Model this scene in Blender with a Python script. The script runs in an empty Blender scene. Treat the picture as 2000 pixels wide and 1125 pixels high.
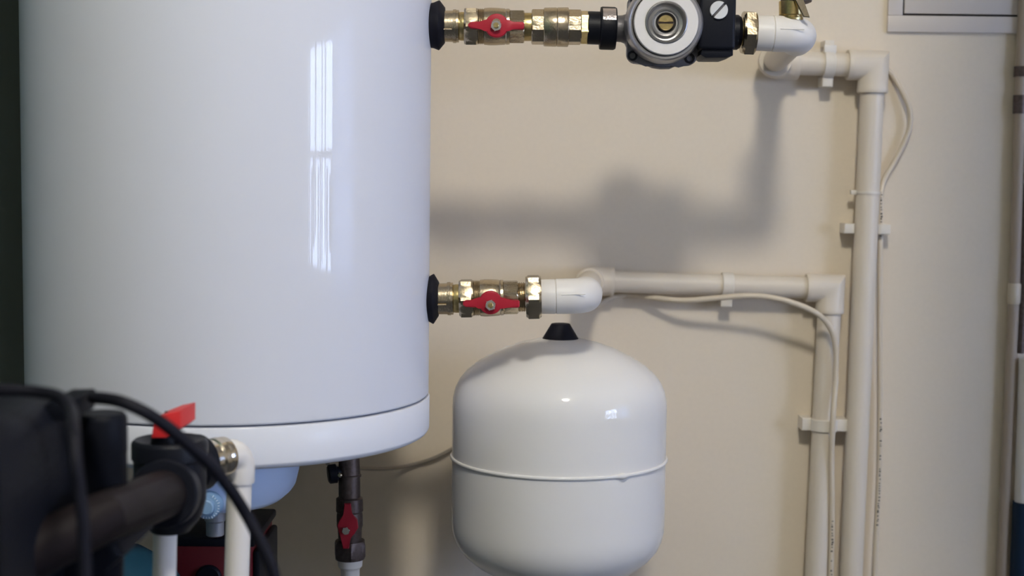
import bpy, bmesh, math, random
from math import sin, cos, pi, radians, sqrt, atan2
from mathutils import Vector, Matrix

random.seed(7)
S = bpy.context.scene
COL = S.collection

# ---------------------------------------------------------------- camera
F = 2800.0                                    # focal length for a 2000 px wide frame
PITCH, ROLL = radians(4.6), radians(0.7)
C0 = Vector((0, 0, 1.25))
FW = Vector((0, cos(PITCH), -sin(PITCH)))
_r, _u = Vector((1, 0, 0)), Vector((0, sin(PITCH), cos(PITCH)))
RT = _r * cos(ROLL) + _u * sin(ROLL)
UP = _u * cos(ROLL) - _r * sin(ROLL)
cam = bpy.data.cameras.new('camera')
cam.sensor_width = 36.0
cam.lens = F * 36.0 / 2000.0
cam.clip_start = 0.02
cam.dof.use_dof = True
cam.dof.focus_distance = 1.64
cam.dof.aperture_fstop = 4.2
co = bpy.data.objects.new('camera', cam)
COL.objects.link(co)
M = Matrix((RT, UP, -FW)).transposed().to_4x4()
M.translation = C0
co.matrix_world = M
S.camera = co

# ---------------------------------------------------------------- exposure, sky, lamp
S.view_settings.view_transform = 'Standard'
S.view_settings.look = 'None'
S.view_settings.gamma = 1.0
S.view_settings.use_curve_mapping = False
S.view_settings.exposure = 0.0
SKY = (0.53, 0.66, 1.0)
SKY_STRENGTH = 26.0
LAMP_W = 79.0
LAMP_AT = (0.23, 0.02, 2.60)
w = bpy.data.worlds.new('daylight')
w.use_nodes = True
bg = w.node_tree.nodes['Background']
bg.inputs['Color'].default_value = (*SKY, 1)
bg.inputs['Strength'].default_value = SKY_STRENGTH
S.world = w
lt = bpy.data.lights.new('lamp_light', 'POINT')
lt.energy = LAMP_W
lt.color = (1.0, 0.965, 0.87)
lt.shadow_soft_size = 0.12
lo = bpy.data.objects.new('lamp_light', lt)
lo.location = LAMP_AT
COL.objects.link(lo)
# daylight entering through the window opening (portal only guides sampling of the sky)
pt = bpy.data.lights.new('window_portal', 'AREA')
pt.shape = 'RECTANGLE'
pt.size, pt.size_y = 0.9, 1.8
pt.cycles.is_portal = True
po = bpy.data.objects.new('window_portal', pt)
po.location = (2.46, 0.295, 1.30)
po.rotation_euler = (0, radians(90), 0)
COL.objects.link(po)


# ---------------------------------------------------------------- helpers
def P(px, py, y):
    """the point of the plane Y = y that shows at pixel (px, py)"""
    d = FW + RT * ((px - 1000.0) / F) - UP * ((py - 562.5) / F)
    return C0 + d * (y / d.y)


def mpp(y):
    return y / F


def mat(name, col, rough=0.5, metal=0.0, coat=0.0, bump=0.0, scale=40.0, var=0.0, spec=0.5, detail=3.0, coat_rough=0.03):
    m = bpy.data.materials.new(name)
    m.use_nodes = True
    nt = m.node_tree
    b = nt.nodes['Principled BSDF']
    b.inputs['Base Color'].default_value = (*col, 1)
    b.inputs['Roughness'].default_value = rough
    b.inputs['Metallic'].default_value = metal
    b.inputs['Coat Weight'].default_value = coat
    b.inputs['Coat Roughness'].default_value = coat_rough
    b.inputs['Specular IOR Level'].default_value = spec
    if bump or var:
        tc = nt.nodes.new('ShaderNodeTexCoord')
        n = nt.nodes.new('ShaderNodeTexNoise')
        n.inputs['Scale'].default_value = scale
        n.inputs['Detail'].default_value = detail
        nt.links.new(tc.outputs['Object'], n.inputs['Vector'])
        if bump:
            bp = nt.nodes.new('ShaderNodeBump')
            bp.inputs['Strength'].default_value = bump
            bp.inputs['Distance'].default_value = 0.002
            nt.links.new(n.outputs['Fac'], bp.inputs['Height'])
            nt.links.new(bp.outputs['Normal'], b.inputs['Normal'])
        if var:
            r = nt.nodes.new('ShaderNodeValToRGB')
            r.color_ramp.elements[0].position = 0.3
            r.color_ramp.elements[1].position = 0.7
            r.color_ramp.elements[0].color = (*[c * (1 - var) for c in col], 1)
            r.color_ramp.elements[1].color = (*[min(1, c * (1 + var)) for c in col], 1)
            nt.links.new(n.outputs['Fac'], r.inputs['Fac'])
            nt.links.new(r.outputs['Color'], b.inputs['Base Color'])
    return m


WALL = mat('cream_wall_paint', (0.76, 0.66, 0.52), 0.65, bump=0.06, scale=160, var=0.012, spec=0.3)
PLAIN = mat('plain_white_plaster', (0.72, 0.68, 0.62), 0.8, bump=0.05, scale=60, spec=0.2)
DARKWALL = mat('dark_green_grey_paint', (0.115, 0.165, 0.15), 0.75, bump=0.05, scale=80)
FLOORM = mat('grey_concrete', (0.06, 0.065, 0.08), 0.6, bump=0.2, scale=30, var=0.15)
ENAMEL = mat('white_enamel', (0.70, 0.71, 0.77), 0.4, coat=0.5, coat_rough=0.02, spec=0.0)
ENAMEL2 = mat('white_enamel_vessel', (0.80, 0.775, 0.74), 0.4, coat=0.7, bump=0.02, scale=240, coat_rough=0.03, spec=0.0)
ENAMEL3 = mat('white_cap_plastic', (0.75, 0.76, 0.81), 0.45, coat=0.15, coat_rough=0.15, spec=0.1)
DIALM = mat('blue_grey_dial', (0.20, 0.33, 0.50), 0.5)
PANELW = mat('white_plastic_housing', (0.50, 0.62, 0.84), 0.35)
PPR = mat('white_pipe_plastic', (0.78, 0.74, 0.69), 0.4, spec=0.4)
PPRW = mat('warm_white_pipe_plastic', (0.70, 0.62, 0.51), 0.42, spec=0.5)
CLIPM = mat('white_clip_plastic', (0.74, 0.68, 0.59), 0.4)
CABLEW = mat('cream_cable_sheath', (0.66, 0.57, 0.44), 0.45)
BRASS = mat('nickel_plated_brass', (0.50, 0.42, 0.30), 0.25, metal=1.0, bump=0.10, scale=420, var=0.10)
BRASSY = mat('bare_yellow_brass', (0.54, 0.42, 0.19), 0.28, metal=1.0, bump=0.08, scale=300, var=0.12)
BRASSD = mat('tarnished_brown_brass', (0.13, 0.10, 0.09), 0.5, metal=0.85, bump=0.15, scale=200, var=0.2)
CHROME = mat('chromed_brass', (0.70, 0.62, 0.50), 0.14, metal=1.0)
STEEL = mat('bright_steel_nut', (0.62, 0.60, 0.57), 0.22, metal=1.0)
RED = mat('red_lever_paint', (0.38, 0.014, 0.030), 0.42, spec=0.3)
REDB = mat('bright_red_plastic', (0.66, 0.028, 0.030), 0.42)
REDD = mat('shade_darkened_red_casing', (0.16, 0.010, 0.016), 0.5)  # red kept darker than its paint, shade put into the base colour
BLACK = mat('black_plastic', (0.007, 0.008, 0.013), 0.45, spec=0.16, bump=0.05, scale=200)
RUBBER = mat('black_rubber', (0.007, 0.007, 0.012), 0.6, spec=0.16)
PUMPBLACK = mat('black_pump_plastic', (0.006, 0.007, 0.011), 0.5, spec=0.08)
PIPEBLACK = mat('brown_black_pipe', (0.012, 0.009, 0.010), 0.55, spec=0.08)
CAST = mat('grey_cast_iron_paint', (0.12, 0.115, 0.125), 0.45, metal=0.3, bump=0.15, scale=300, var=0.08)
ALU = mat('brushed_aluminium', (0.46, 0.45, 0.45), 0.34, metal=0.85, bump=0.05, scale=200)
FACE = mat('white_face_plate', (0.74, 0.70, 0.67), 0.5)
CUPM = mat('grey_blue_cup', (0.26, 0.28, 0.33), 0.35, metal=0.5)
SCREW = mat('pale_grey_screw', (0.66, 0.66, 0.66), 0.45)
LABELM = mat('silver_sticker', (0.62, 0.55, 0.54), 0.25, metal=0.8, bump=0.5, scale=260)
GAP = mat('dark_joint', (0.02, 0.015, 0.014), 0.9)
PANELP = mat('white_panel_paint', (0.66, 0.595, 0.535), 0.5)
BLUE = mat('blue_tank_paint', (0.010, 0.045, 0.075), 0.6, spec=0.2)
BLUED = mat('dark_blue_pipe', (0.010, 0.026, 0.055), 0.5, spec=0.2)
INK = mat('black_print', (0.06, 0.05, 0.045), 0.7)
TICK = mat('white_dial_print', (0.85, 0.9, 0.95), 0.5)
CONDUIT = mat('beige_conduit', (0.42, 0.34, 0.26), 0.5)
GREYC = mat('grey_cable_sheath', (0.30, 0.26, 0.21), 0.5)


def origin(o):
    v = Vector((0, 0, 0))
    while o is not None:
        v += o.location
        o = o.parent
    return v


def tag(o, label, cat, group=None):
    o['label'] = label
    o['category'] = cat
    if group:
        o['group'] = group
    return o


def thing(name, label, cat, loc, group=None):
    o = bpy.data.objects.new(name, None)
    COL.objects.link(o)
    o.location = loc
    o.empty_display_size = 0.05
    return tag(o, label, cat, group)


def obj(name, bm, m, parent=None, smooth=35.0, label=None, loc=None):
    """links a bmesh given in world coordinates as one mesh object"""
    if parent is not None:
        off = origin(parent)
    else:
        off = Vector(loc) if loc is not None else Vector((0, 0, 0))
    bmesh.ops.translate(bm, verts=bm.verts, vec=-off)
    bmesh.ops.recalc_face_normals(bm, faces=bm.faces)
    me = bpy.data.meshes.new(name)
    bm.to_mesh(me)
    bm.free()
    me.materials.append(m)
    if smooth:
        me.polygons.foreach_set('use_smooth', [True] * len(me.polygons))
        me.set_sharp_from_angle(angle=radians(smooth))
    o = bpy.data.objects.new(name, me)
    COL.objects.link(o)
    if parent is not None:
        o.parent = parent
    else:
        o.location = off
    if label:
        o['label'] = label
    return o


def struct(name, bm, m, parent=None, smooth=0):
    o = obj(name, bm, m, parent, smooth)
    if parent is None:
        o['kind'] = 'structure'
    return o


def frame_of(axis):
    a = Vector(axis).normalized()
    ref = Vector((0, 0, 1)) if abs(a.z) < 0.9 else Vector((0, -1, 0))
    x = a.cross(ref).normalized()
    return a, x, a.cross(x).normalized()


def rings(bm, rr, cap0=True, cap1=True):
    n = len(rr[0])
    for a, b in zip(rr, rr[1:]):
        for i in range(n):
            j = (i + 1) % n
            bm.faces.new((a[i], a[j], b[j], b[i]))
    if cap0:
        bm.faces.new(list(reversed(rr[0])))
    if cap1:
        bm.faces.new(rr[-1])


def lathe(bm, p0, axis, prof, seg=48, fr=None, cap0=True, cap1=True, sx=1.0, sy=1.0):
    """prof: (distance along the axis, radius); fr(theta, t) scales the radius"""
    a, x, y = frame_of(axis)
    p0 = Vector(p0)
    rr = []
    for t, r in prof:
        ring = []
        for i in range(seg):
            th = 2 * pi * i / seg
            k = r * (fr(th, t) if fr else 1.0)
            ring.append(bm.verts.new(p0 + a * t + x * (k * sx * cos(th)) + y * (k * sy * sin(th))))
        rr.append(ring)
    rings(bm, rr, cap0, cap1)
    return bm


def annulus(bm, p0, axis, prof, seg=48):
    """closed ring: prof is a closed loop of (t, r)"""
    a, x, y = frame_of(axis)
    p0 = Vector(p0)
    rr = []
    for t, r in prof:
        rr.append([bm.verts.new(p0 + a * t + x * (r * cos(2 * pi * i / seg)) + y * (r * sin(2 * pi * i / seg))) for i in range(seg)])
    rings(bm, rr + [rr[0]], False, False)
    return bm


def hexnut(bm, p0, axis, length, r, rot=0.0, sides=6, ch=0.12):
    """r: across corners / 2, chamfered at both ends"""
    a, x, y = frame_of(axis)
    p0 = Vector(p0)
    seg = sides * 8
    fl = r * cos(pi / sides)
    rr = []
    for t, lim in ((0, fl * 0.985), (length * ch, r * 1.001), (length * (1 - ch), r * 1.001), (length, fl * 0.985)):
        ring = []
        for i in range(seg):
            th = 2 * pi * i / seg
            q = (th % (2 * pi / sides)) - pi / sides
            k = min(fl / cos(q), lim)
            ring.append(bm.verts.new(p0 + a * t + x * (k * cos(th + rot)) + y * (k * sin(th + rot))))
        rr.append(ring)
    rings(bm, rr)
    return bm


def smooth_pts(pts, n=8):
    pts = [Vector(p) for p in pts]
    out = []
    for i in range(len(pts) - 1):
        p0 = pts[i - 1] if i else pts[i] * 2 - pts[i + 1]
        p1, p2 = pts[i], pts[i + 1]
        p3 = pts[i + 2] if i + 2 < len(pts) else p2 * 2 - p1
        for k in range(n):
            t = k / n
            out.append(0.5 * ((2 * p1) + (p2 - p0) * t + (2 * p0 - 5 * p1 + 4 * p2 - p3) * t * t + (3 * p1 - p0 - 3 * p2 + p3) * t ** 3))
    out.append(pts[-1])
    return out


def sweep(bm, pts, rad, seg=24):
    """mitred sweep of a circle along a polyline; rad: one radius or one per point"""
    pts = [Vector(p) for p in pts]
    n = len(pts)
    if not hasattr(rad, '__len__'):
        rad = [rad] * n
    dirs = []
    for i in range(n - 1):
        d = pts[i + 1] - pts[i]
        if d.length < 1e-9:
            d = dirs[-1] if dirs else Vector((0, 0, 1))
        dirs.append(d.normalized())
    a, x, y = frame_of(dirs[0])
    rr = []
    prev = dirs[0]
    for i in range(n):
        din = dirs[i - 1] if i else dirs[0]
        dout = dirs[i] if i < n - 1 else dirs[-1]
        if i and (din - prev).length > 1e-7:
            q = prev.rotation_difference(din)
            x, y = q @ x, q @ y
            prev = din
        bis = (din + dout)
        bis.normalize()
        ring = []
        for k in range(seg):
            th = 2 * pi * k / seg
            off = x * (rad[i] * cos(th)) + y * (rad[i] * sin(th))
            off = off - din * (off.dot(bis) / max(0.2, din.dot(bis)))
            ring.append(bm.verts.new(pts[i] + off))
        rr.append(ring)
    rings(bm, rr)
    return bm


def box(bm, lo, hi, bev=0.0, seg=2):
    lo, hi = Vector(lo), Vector(hi)
    r = bmesh.ops.create_cube(bm, size=1.0)
    c, d = (lo + hi) / 2, hi - lo
    for v in r['verts']:
        v.co = Vector((c.x + v.co.x * d.x, c.y + v.co.y * d.y, c.z + v.co.z * d.z))
    if bev:
        es = list({e for v in r['verts'] for e in v.link_edges})
        bmesh.ops.bevel(bm, geom=es, offset=bev, segments=seg, affect='EDGES', profile=0.5)
    return bm


def slab(bm, outline, direction, bev=0.0, seg=2):
    """outline: world points of the front face; extruded along direction"""
    d = Vector(direction)
    a = [bm.verts.new(Vector(p)) for p in outline]
    b = [bm.verts.new(Vector(p) + d) for p in outline]
    n = len(a)
    f0 = bm.faces.new(a)
    bm.faces.new(list(reversed(b)))
    for i in range(n):
        j = (i + 1) % n
        bm.faces.new((a[j], a[i], b[i], b[j]))
    if bev:
        bmesh.ops.bevel(bm, geom=list(f0.edges), offset=bev, segments=seg, affect='EDGES', profile=0.5)
    return bm


def solid(bm, outline, depth, bev, seg=3):
    """outline is the far silhouette; the body comes forward by depth"""
    return slab(bm, [Vector(p) + Vector((0, -depth, 0)) for p in outline], (0, depth, 0), bev, seg)


def arc_pts(corner, din, dout, r, n=10):
    """points of a fillet of radius r round a corner, travelling along din then dout"""
    corner, din, dout = Vector(corner), Vector(din).normalized(), Vector(dout).normalized()
    ang = din.angle(dout)
    t = r * math.tan(ang / 2)
    c = corner - din * t + (dout - din * din.dot(dout)).normalized() * r
    s = corner - din * t - c
    ax = din.cross(dout).normalized()
    return [c + Matrix.Rotation(ang * k / n, 3, ax) @ s for k in range(n + 1)]


B = bmesh.new

# ================================================================ room
YW = 2.0
XR, XL, YB, ZC = 2.4, -0.668, -2.6, 2.70
bm = box(B(), (XL - 0.1, YB - 0.1, -0.1), (XR + 0.3, YW + 0.1, 0.0))
struct('floor', bm, FLOORM)
bm = box(B(), (XL - 0.1, YB - 0.1, ZC), (XR + 0.3, YW + 0.1, ZC + 0.1))
struct('ceiling', bm, PLAIN)
bm = box(B(), (XL - 0.1, YW, 0), (XR + 0.3, YW + 0.1, ZC))
struct('wall_back', bm, WALL)
bm = box(B(), (XL - 0.1, YB, 0), (XL, YW, ZC))
struct('wall_left', bm, DARKWALL)
bm = box(B(), (XL - 0.1, YB - 0.1, 0), (XR + 0.3, YB, ZC))
struct('wall_front', bm, PLAIN)
WY0, WY1, WZ0, WZ1 = -0.56, 1.15, 0.90, 1.68        # window opening in the right wall, back half widened for blue fill


def holed_wall(x0, x1):
    b = B()
    ys, zs = (YB, WY0, WY1, YW), (0, WZ0, WZ1, ZC)
    hole = {(1, 1)}
    g = {(k, i, j): b.verts.new((x, y, z)) for k, x in enumerate((x0, x1)) for i, y in enumerate(ys) for j, z in enumerate(zs)}
    ni, nj = len(ys) - 1, len(zs) - 1
    solid = lambda i, j: 0 <= i < ni and 0 <= j < nj and (i, j) not in hole
    for i in range(ni):
        for j in range(nj):
            if not solid(i, j):
                continue
            for k in (0, 1):
                b.faces.new((g[k, i, j], g[k, i + 1, j], g[k, i + 1, j + 1], g[k, i, j + 1]))
            for p, q, n in (((i, j), (i + 1, j), (i, j - 1)), ((i + 1, j), (i + 1, j + 1), (i + 1, j)), ((i + 1, j + 1), (i, j + 1), (i, j + 1)), ((i, j + 1), (i, j), (i - 1, j))):
                if not solid(*n):
                    b.faces.new((g[(0, *p)], g[(0, *q)], g[(1, *q)], g[(1, *p)]))
    return b


struct('wall_right', holed_wall(XR, XR + 0.2), PLAIN)
FR = mat('white_window_frame', (0.75, 0.75, 0.74), 0.4)
glass = bpy.data.materials.new('window_glass')
glass.use_nodes = True
nt = glass.node_tree
nt.nodes.clear()
oo, mx = nt.nodes.new('ShaderNodeOutputMaterial'), nt.nodes.new('ShaderNodeMixShader')
tr, gl = nt.nodes.new('ShaderNodeBsdfTransparent'), nt.nodes.new('ShaderNodeBsdfGlossy')
gl.inputs['Roughness'].default_value = 0.02
mx.inputs['Fac'].default_value = 0.06
nt.links.new(tr.outputs[0], mx.inputs[1])
nt.links.new(gl.outputs[0], mx.inputs[2])
nt.links.new(mx.outputs[0], oo.inputs[0])


def window(name, y0, y1, z0, z1, bars_y, bars_z):
    x0, x1 = XR + 0.04, XR + 0.10
    w_ = struct(name, box(B(), (x0, y0, z0), (x1, y1, z0 + 0.045), 0.004), FR)
    obj('top_rail', box(B(), (x0, y0, z1 - 0.04), (x1, y1, z1), 0.004), FR, w_, 30)
    for y in (y0, y1 - 0.04):
        obj('stile', box(B(), (x0, y, z0), (x1, y + 0.04, z1), 0.004), FR, w_, 30)
    for y in bars_y:
        obj('mullion', box(B(), (x0, y - 0.02, z0), (x1, y + 0.02, z1), 0.004), FR, w_, 30)
    for z in bars_z:
        obj('transom', box(B(), (x0, y0, z - 0.015), (x1, y1, z + 0.015), 0.004), FR, w_, 30)
    ye, ze = [y0] + list(bars_y) + [y1], [z0] + list(bars_z) + [z1]
    for a_, b_ in zip(ye, ye[1:]):
        for c_, d_ in zip(ze, ze[1:]):
            obj('pane', box(B(), (XR + 0.068, a_, c_), (XR + 0.072, b_, d_)), glass, w_, 0)
    return w_


window('window_1', WY0, WY1, WZ0, WZ1, (0.47,), (1.30,))
gobo = thing('added_streak_slats', 'added white slats that streak and dim the side window', 'gobo', (XR + 0.02, -0.04, WZ1))  # unseen slats added to break the window's reflection into streaks
rb = random.Random(11)
obj('head_rail', box(B(), (XR + 0.005, WY0 + 0.02, WZ1 - 0.03), (XR + 0.03, WY1 - 0.02, WZ1 - 0.001), 0.003), FR, gobo, 30)
for k in range(12):
    y = WY0 + 0.06 + k * 0.083 + rb.uniform(-0.02, 0.02)
    tall = k in (1, 4, 7, 8)
    zt = WZ1 - 0.03 if tall else 1.30 - rb.uniform(0.0, 0.06)
    w_ = rb.uniform(0.012, 0.022) if tall else rb.uniform(0.020, 0.036)
    obj('slat', box(B(), (XR + 0.012, y - w_, WZ0 + rb.uniform(0.0, 0.15)), (XR + 0.015, y + w_, zt)), FR, gobo, 0)
# added unseen cloth softens blue fill from the window half nearer the back wall
SHEER = bpy.data.materials.new('diffuser_cloth')
SHEER.use_nodes = True
nt = SHEER.node_tree
nt.nodes.clear()
oo, mx = nt.nodes.new('ShaderNodeOutputMaterial'), nt.nodes.new('ShaderNodeMixShader')
tl, df = nt.nodes.new('ShaderNodeBsdfTranslucent'), nt.nodes.new('ShaderNodeBsdfDiffuse')
tl.inputs['Color'].default_value = (0.30, 0.35, 0.45, 1)
df.inputs['Color'].default_value = (0.4, 0.42, 0.46, 1)
mx.inputs['Fac'].default_value = 0.25
nt.links.new(tl.outputs[0], mx.inputs[1])
nt.links.new(df.outputs[0], mx.inputs[2])
nt.links.new(mx.outputs[0], oo.inputs[0])
bm = B()
cols = []
for k in range(73):
    y = 0.44 + (1.17 - 0.44) * k / 72
    x = XR - 0.03 + 0.014 * sin(k * 0.9) + 0.006 * sin(k * 0.37)
    cols.append((bm.verts.new((x, y, WZ0 - 0.05)), bm.verts.new((x, y, WZ1 + 0.04))))
for p, q in zip(cols, cols[1:]):
    bm.faces.new((p[0], q[0], q[1], p[1]))
cur = thing('added_diffuser', 'added pale sheer cloth diffusing one half of the side window', 'diffuser', (XR - 0.03, 0.8, WZ0 - 0.05))
obj('cloth', bm, SHEER, cur, 180)
obj('rod', sweep(B(), [(XR - 0.03, 0.40, WZ1 + 0.045), (XR - 0.03, 1.22, WZ1 + 0.045)], 0.006, 12), FR, cur, 40)

# added out-of-view block under the ceiling, keeps lamp light off the wall's right side
struct('added_shade_beam_1', box(B(), (0.43, 0.98, 1.58), (0.95, 1.14, ZC), 0.004), PLAIN)

# ceiling lamp
L = Vector(LAMP_AT)
lamp = thing('ceiling_lamp', 'small round ceiling lamp in the middle of the ceiling', 'lamp', (L.x, L.y, ZC))
obj('base', lathe(B(), (L.x, L.y, ZC), (0, 0, -1), ((0, 0.07), (0.02, 0.07), (0.03, 0.05))), FR, lamp)

# ================================================================ access panel on the wall, top right
pa = P(1731, 63, YW)
fx0, fz0 = pa.x, pa.z
panel = thing('access_panel', 'white framed access hatch on the cream wall above the pipes', 'panel', (fx0, YW, fz0))
px1, pz1 = fx0 + 0.36, fz0 + 0.42
ix0, iz0 = P(1763.5, 0, YW).x, P(1763, 29.5, YW).z
fw_, fh_ = ix0 - fx0, iz0 - fz0
for nm, lo_, hi_ in (('bottom_frame_rail', (fx0, YW - 0.006, fz0), (px1, YW, iz0 - 0.001)), ('top_frame_rail', (fx0, YW - 0.006, pz1 - fh_), (px1, YW, pz1)),
                     ('frame_stile', (fx0, YW - 0.006, iz0 - 0.001), (ix0 - 0.001, YW, pz1 - fh_)), ('frame_stile', (px1 - fw_, YW - 0.006, iz0 - 0.001), (px1, YW, pz1 - fh_))):
    obj(nm, box(B(), lo_, hi_, 0.0012), PANELP, panel, 30)
obj('shadow_gap', box(B(), (ix0 - 0.001, YW - 0.0015, iz0 - 0.001), (px1 - fw_, YW, pz1 - fh_)), GAP, panel, 0, label='dark gap round the hatch door')
obj('hatch_door', box(B(), (ix0 + 0.0012, YW - 0.005, iz0 + 0.0018), (px1 - fw_ - 0.002, YW - 0.001, pz1 - fh_ - 0.002), 0.001), PANELP, panel, 30)

# ================================================================ water heater
HX, HY, HR = -0.3278, 1.67, 0.2309
ZB, ZS, ZT = 0.942, 0.988, 1.95
heater = thing('water_heater', 'large white enamelled water heater cylinder hanging left of the brass valves', 'boiler', (HX, HY, ZB))
obj('shell', lathe(B(), (HX, HY, ZS + 0.0012), (0, 0, 1), ((0, HR - 0.0035), (0.0006, HR - 0.001), (0.0022, HR), (ZT - ZS - 0.01, HR), (ZT - ZS, HR - 0.006)), 160), ENAMEL, heater, 25)
obj('bottom_cap', lathe(B(), (HX, HY, ZB), (0, 0, 1), ((0.004, 0.02), (0.0035, HR - 0.024), (0.0, HR - 0.020), (0.0006, HR - 0.006), (0.003, HR - 0.0015), (0.006, HR + 0.0006), (0.0068, HR + 0.0009), (0.008, HR + 0.001), (0.012, HR + 0.0011),
                                                      (ZS - ZB - 0.0028, HR + 0.0012), (ZS - ZB - 0.0012, HR + 0.0002), (ZS - ZB - 0.0006, HR - 0.0025)), 160), ENAMEL3, heater, 40)
obj('top_cap', lathe(B(), (HX, HY, ZT), (0, 0, 1), ((0, HR + 0.001), (0.03, HR), (0.06, HR - 0.04), (0.07, 0.02)), 96), ENAMEL, heater, 40)
# wall bracket behind
obj('wall_bracket', box(B(), (HX - 0.12, HY + HR - 0.03, 1.60), (HX + 0.12, YW - 0.0005, 1.66), 0.003), STEEL, heater, 30)
# control housing under the cylinder
hc = Vector((HX, 1.595, 0))
zb = P(470, 1015, 1.478).z


def superell(th, t):
    c, s = abs(cos(th)), abs(sin(th))
    return (c ** 2.6 + s ** 2.6) ** (-1 / 2.6)


hh = ZB - zb
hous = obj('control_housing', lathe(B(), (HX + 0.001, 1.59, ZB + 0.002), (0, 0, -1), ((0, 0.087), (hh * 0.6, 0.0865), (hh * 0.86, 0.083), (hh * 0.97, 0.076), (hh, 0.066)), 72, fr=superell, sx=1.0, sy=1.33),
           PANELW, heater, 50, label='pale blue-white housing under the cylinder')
dc = P(404, 990, 1.462)
dial = obj('temperature_dial', lathe(B(), dc + Vector((0, 0.03, 0)), (0, -1, 0), ((0, 0.0142), (0.026, 0.0142), (0.0285, 0.0128), (0.029, 0.0085), (0.034, 0.0080), (0.035, 0.0065)), 40), DIALM, hous, 30)
bm = B()
for k in range(16):
    a = radians(-150 + k * 14)
    rl = 0.0035 if k % 3 == 0 else 0.0022
    d, n = Vector((cos(a), 0, sin(a))), Vector((-sin(a), 0, cos(a)))
    p = dc + Vector((0, 0.0013, 0)) + d * 0.0118
    slab(bm, [p - n * 0.00025 - d * rl / 2, p + n * 0.00025 - d * rl / 2, p + n * 0.00025 + d * rl / 2, p - n * 0.00025 + d * rl / 2], (0, 0.0006, 0))
tk = obj('dial_marks', bm, TICK, hous, 0)
tk['kind'] = 'stuff'
cp = P(420, 1012, 1.50)
obj('cable_gland', lathe(B(), (cp.x, 1.50, cp.z + 0.012), (0, 0, -1), ((0, 0.011), (0.014, 0.011), (0.016, 0.0095), (0.030, 0.0095), (0.031, 0.008)), 24), CUPM, hous)

# black rubber collars where the two pipes leave the cylinder


def collar(px0, pxm, px1, cy, r0, rm, r1, ph, name='pipe_collar', lab=None):
    p0, pm, p1 = P(px0, cy, HY), P(pxm, cy, HY), P(px1, cy, HY)
    s = mpp(HY)
    x0 = p0.x - 0.012
    prof = [(0, r0 * s), (p0.x - x0, r0 * s * 1.05), ((pm.x + p0.x) / 2 - x0, (r0 + rm) / 2 * s), (pm.x - x0, rm * s), (pm.x - x0 + 0.001, rm * s * 0.985), (p1.x - x0, r1 * s)]
    n_ = len(prof)
    base = [q for q in prof]

    def fr(th, t):
        k = max(0.0, min(1.0, (t - 0.012) / max(1e-6, (pm.x - p0.x))))
        return 1 + 0.05 * k * (cos(4 * th + ph) + 0.5 * cos(3 * th - ph))
    return obj(name, lathe(B(), (x0, HY, pm.z), (1, 0, 0), base, 64, fr=fr), RUBBER, heater, 50, label=lab)


collar(838, 857, 869, 50, 40, 46, 33, 0.6, lab='upper black rubber collar')
collar(829, 846, 857, 584, 39, 47, 32, 0.0, lab='lower black rubber collar')


# ================================================================ pipe rows at the cylinder's depth
class Row:
    def __init__(self, a, b, y):
        self.a, self.b, self.y = a, b, y
        self.A, self.Bp = P(a[0], a[1], y), P(b[0], b[1], y)
        self.ax = (self.Bp - self.A).normalized()
        self.s = (self.Bp - self.A).length / (b[0] - a[0])

    def pt(self, x):
        return self.A + self.ax * ((x - self.a[0]) * self.s)

    def turn(self, bm, prof, seg=48):
        x0 = prof[0][0]
        return lathe(bm, self.pt(x0), self.ax, [((x - x0) * self.s, r * self.s) for x, r in prof], seg)

    def nut(self, bm, x0, x1, r, rot=0.0, sides=6, ch=0.12):
        return hexnut(bm, self.pt(x0), self.ax, (x1 - x0) * self.s, r * self.s, rot, sides, ch)


def threads(x0, x1, r, n):
    out = []
    for k in range(n):
        a = x0 + (x1 - x0) * k / n
        b = (x1 - x0) / n
        out += [(a, r - 2.2), (a + b * 0.5, r), (a + b * 0.95, r - 2.2)]
    return out


def handle(parent, hub, r, wing, wy, yf, m):
    """butterfly lever: hub pixel (x, y), hub radius, wings' pixel ends and heights, front depth"""
    cx, cy = hub
    (xl, yl), (xr, yr) = wing
    hw = wy
    out = []
    a0 = math.asin(min(0.9, (hw + 1) / r))
    oy = (yl + yr) / 2 - cy
    for k in range(13):                                    # upper half of the hub, left to right
        t = pi - a0 - (pi - 2 * a0) * k / 12
        out.append((cx + r * cos(t), cy + oy * 0.4 - r * sin(t)))
    out += [(cx + r + 8, yr * 0.5 + (cy + oy) * 0.5 - hw), (xr - 3, yr - hw), (xr, yr - hw + 3), (xr, yr + hw - 3), (xr - 3, yr + hw), (cx + r + 8, yr * 0.5 + (cy + oy) * 0.5 + hw)]
    for k in range(13):
        t = -a0 - (pi - 2 * a0) * k / 12
        out.append((cx + r * cos(t), cy + oy * 0.4 - r * sin(t)))
    out += [(cx - r - 8, yl * 0.5 + (cy + oy) * 0.5 + hw), (xl + 5, yl + hw - 1), (xl, yl + hw - 5), (xl, yl - hw + 5), (xl + 5, yl - hw + 1), (cx - r - 8, yl * 0.5 + (cy + oy) * 0.5 - hw)]
    pts = [P(x, y, yf) for x, y in out]
    h = obj('lever_handle', slab(B(), pts, (0, 0.0075, 0), 0.0016, 3), m, parent, 40, label='red butterfly lever')
    return h


ROW1 = Row((850, 51), (1140, 53.5), HY)
ROW2 = Row((1140, 54), (1475, 64.5), HY)
ROW3 = Row((845, 584), (1176, 577), HY)


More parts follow.
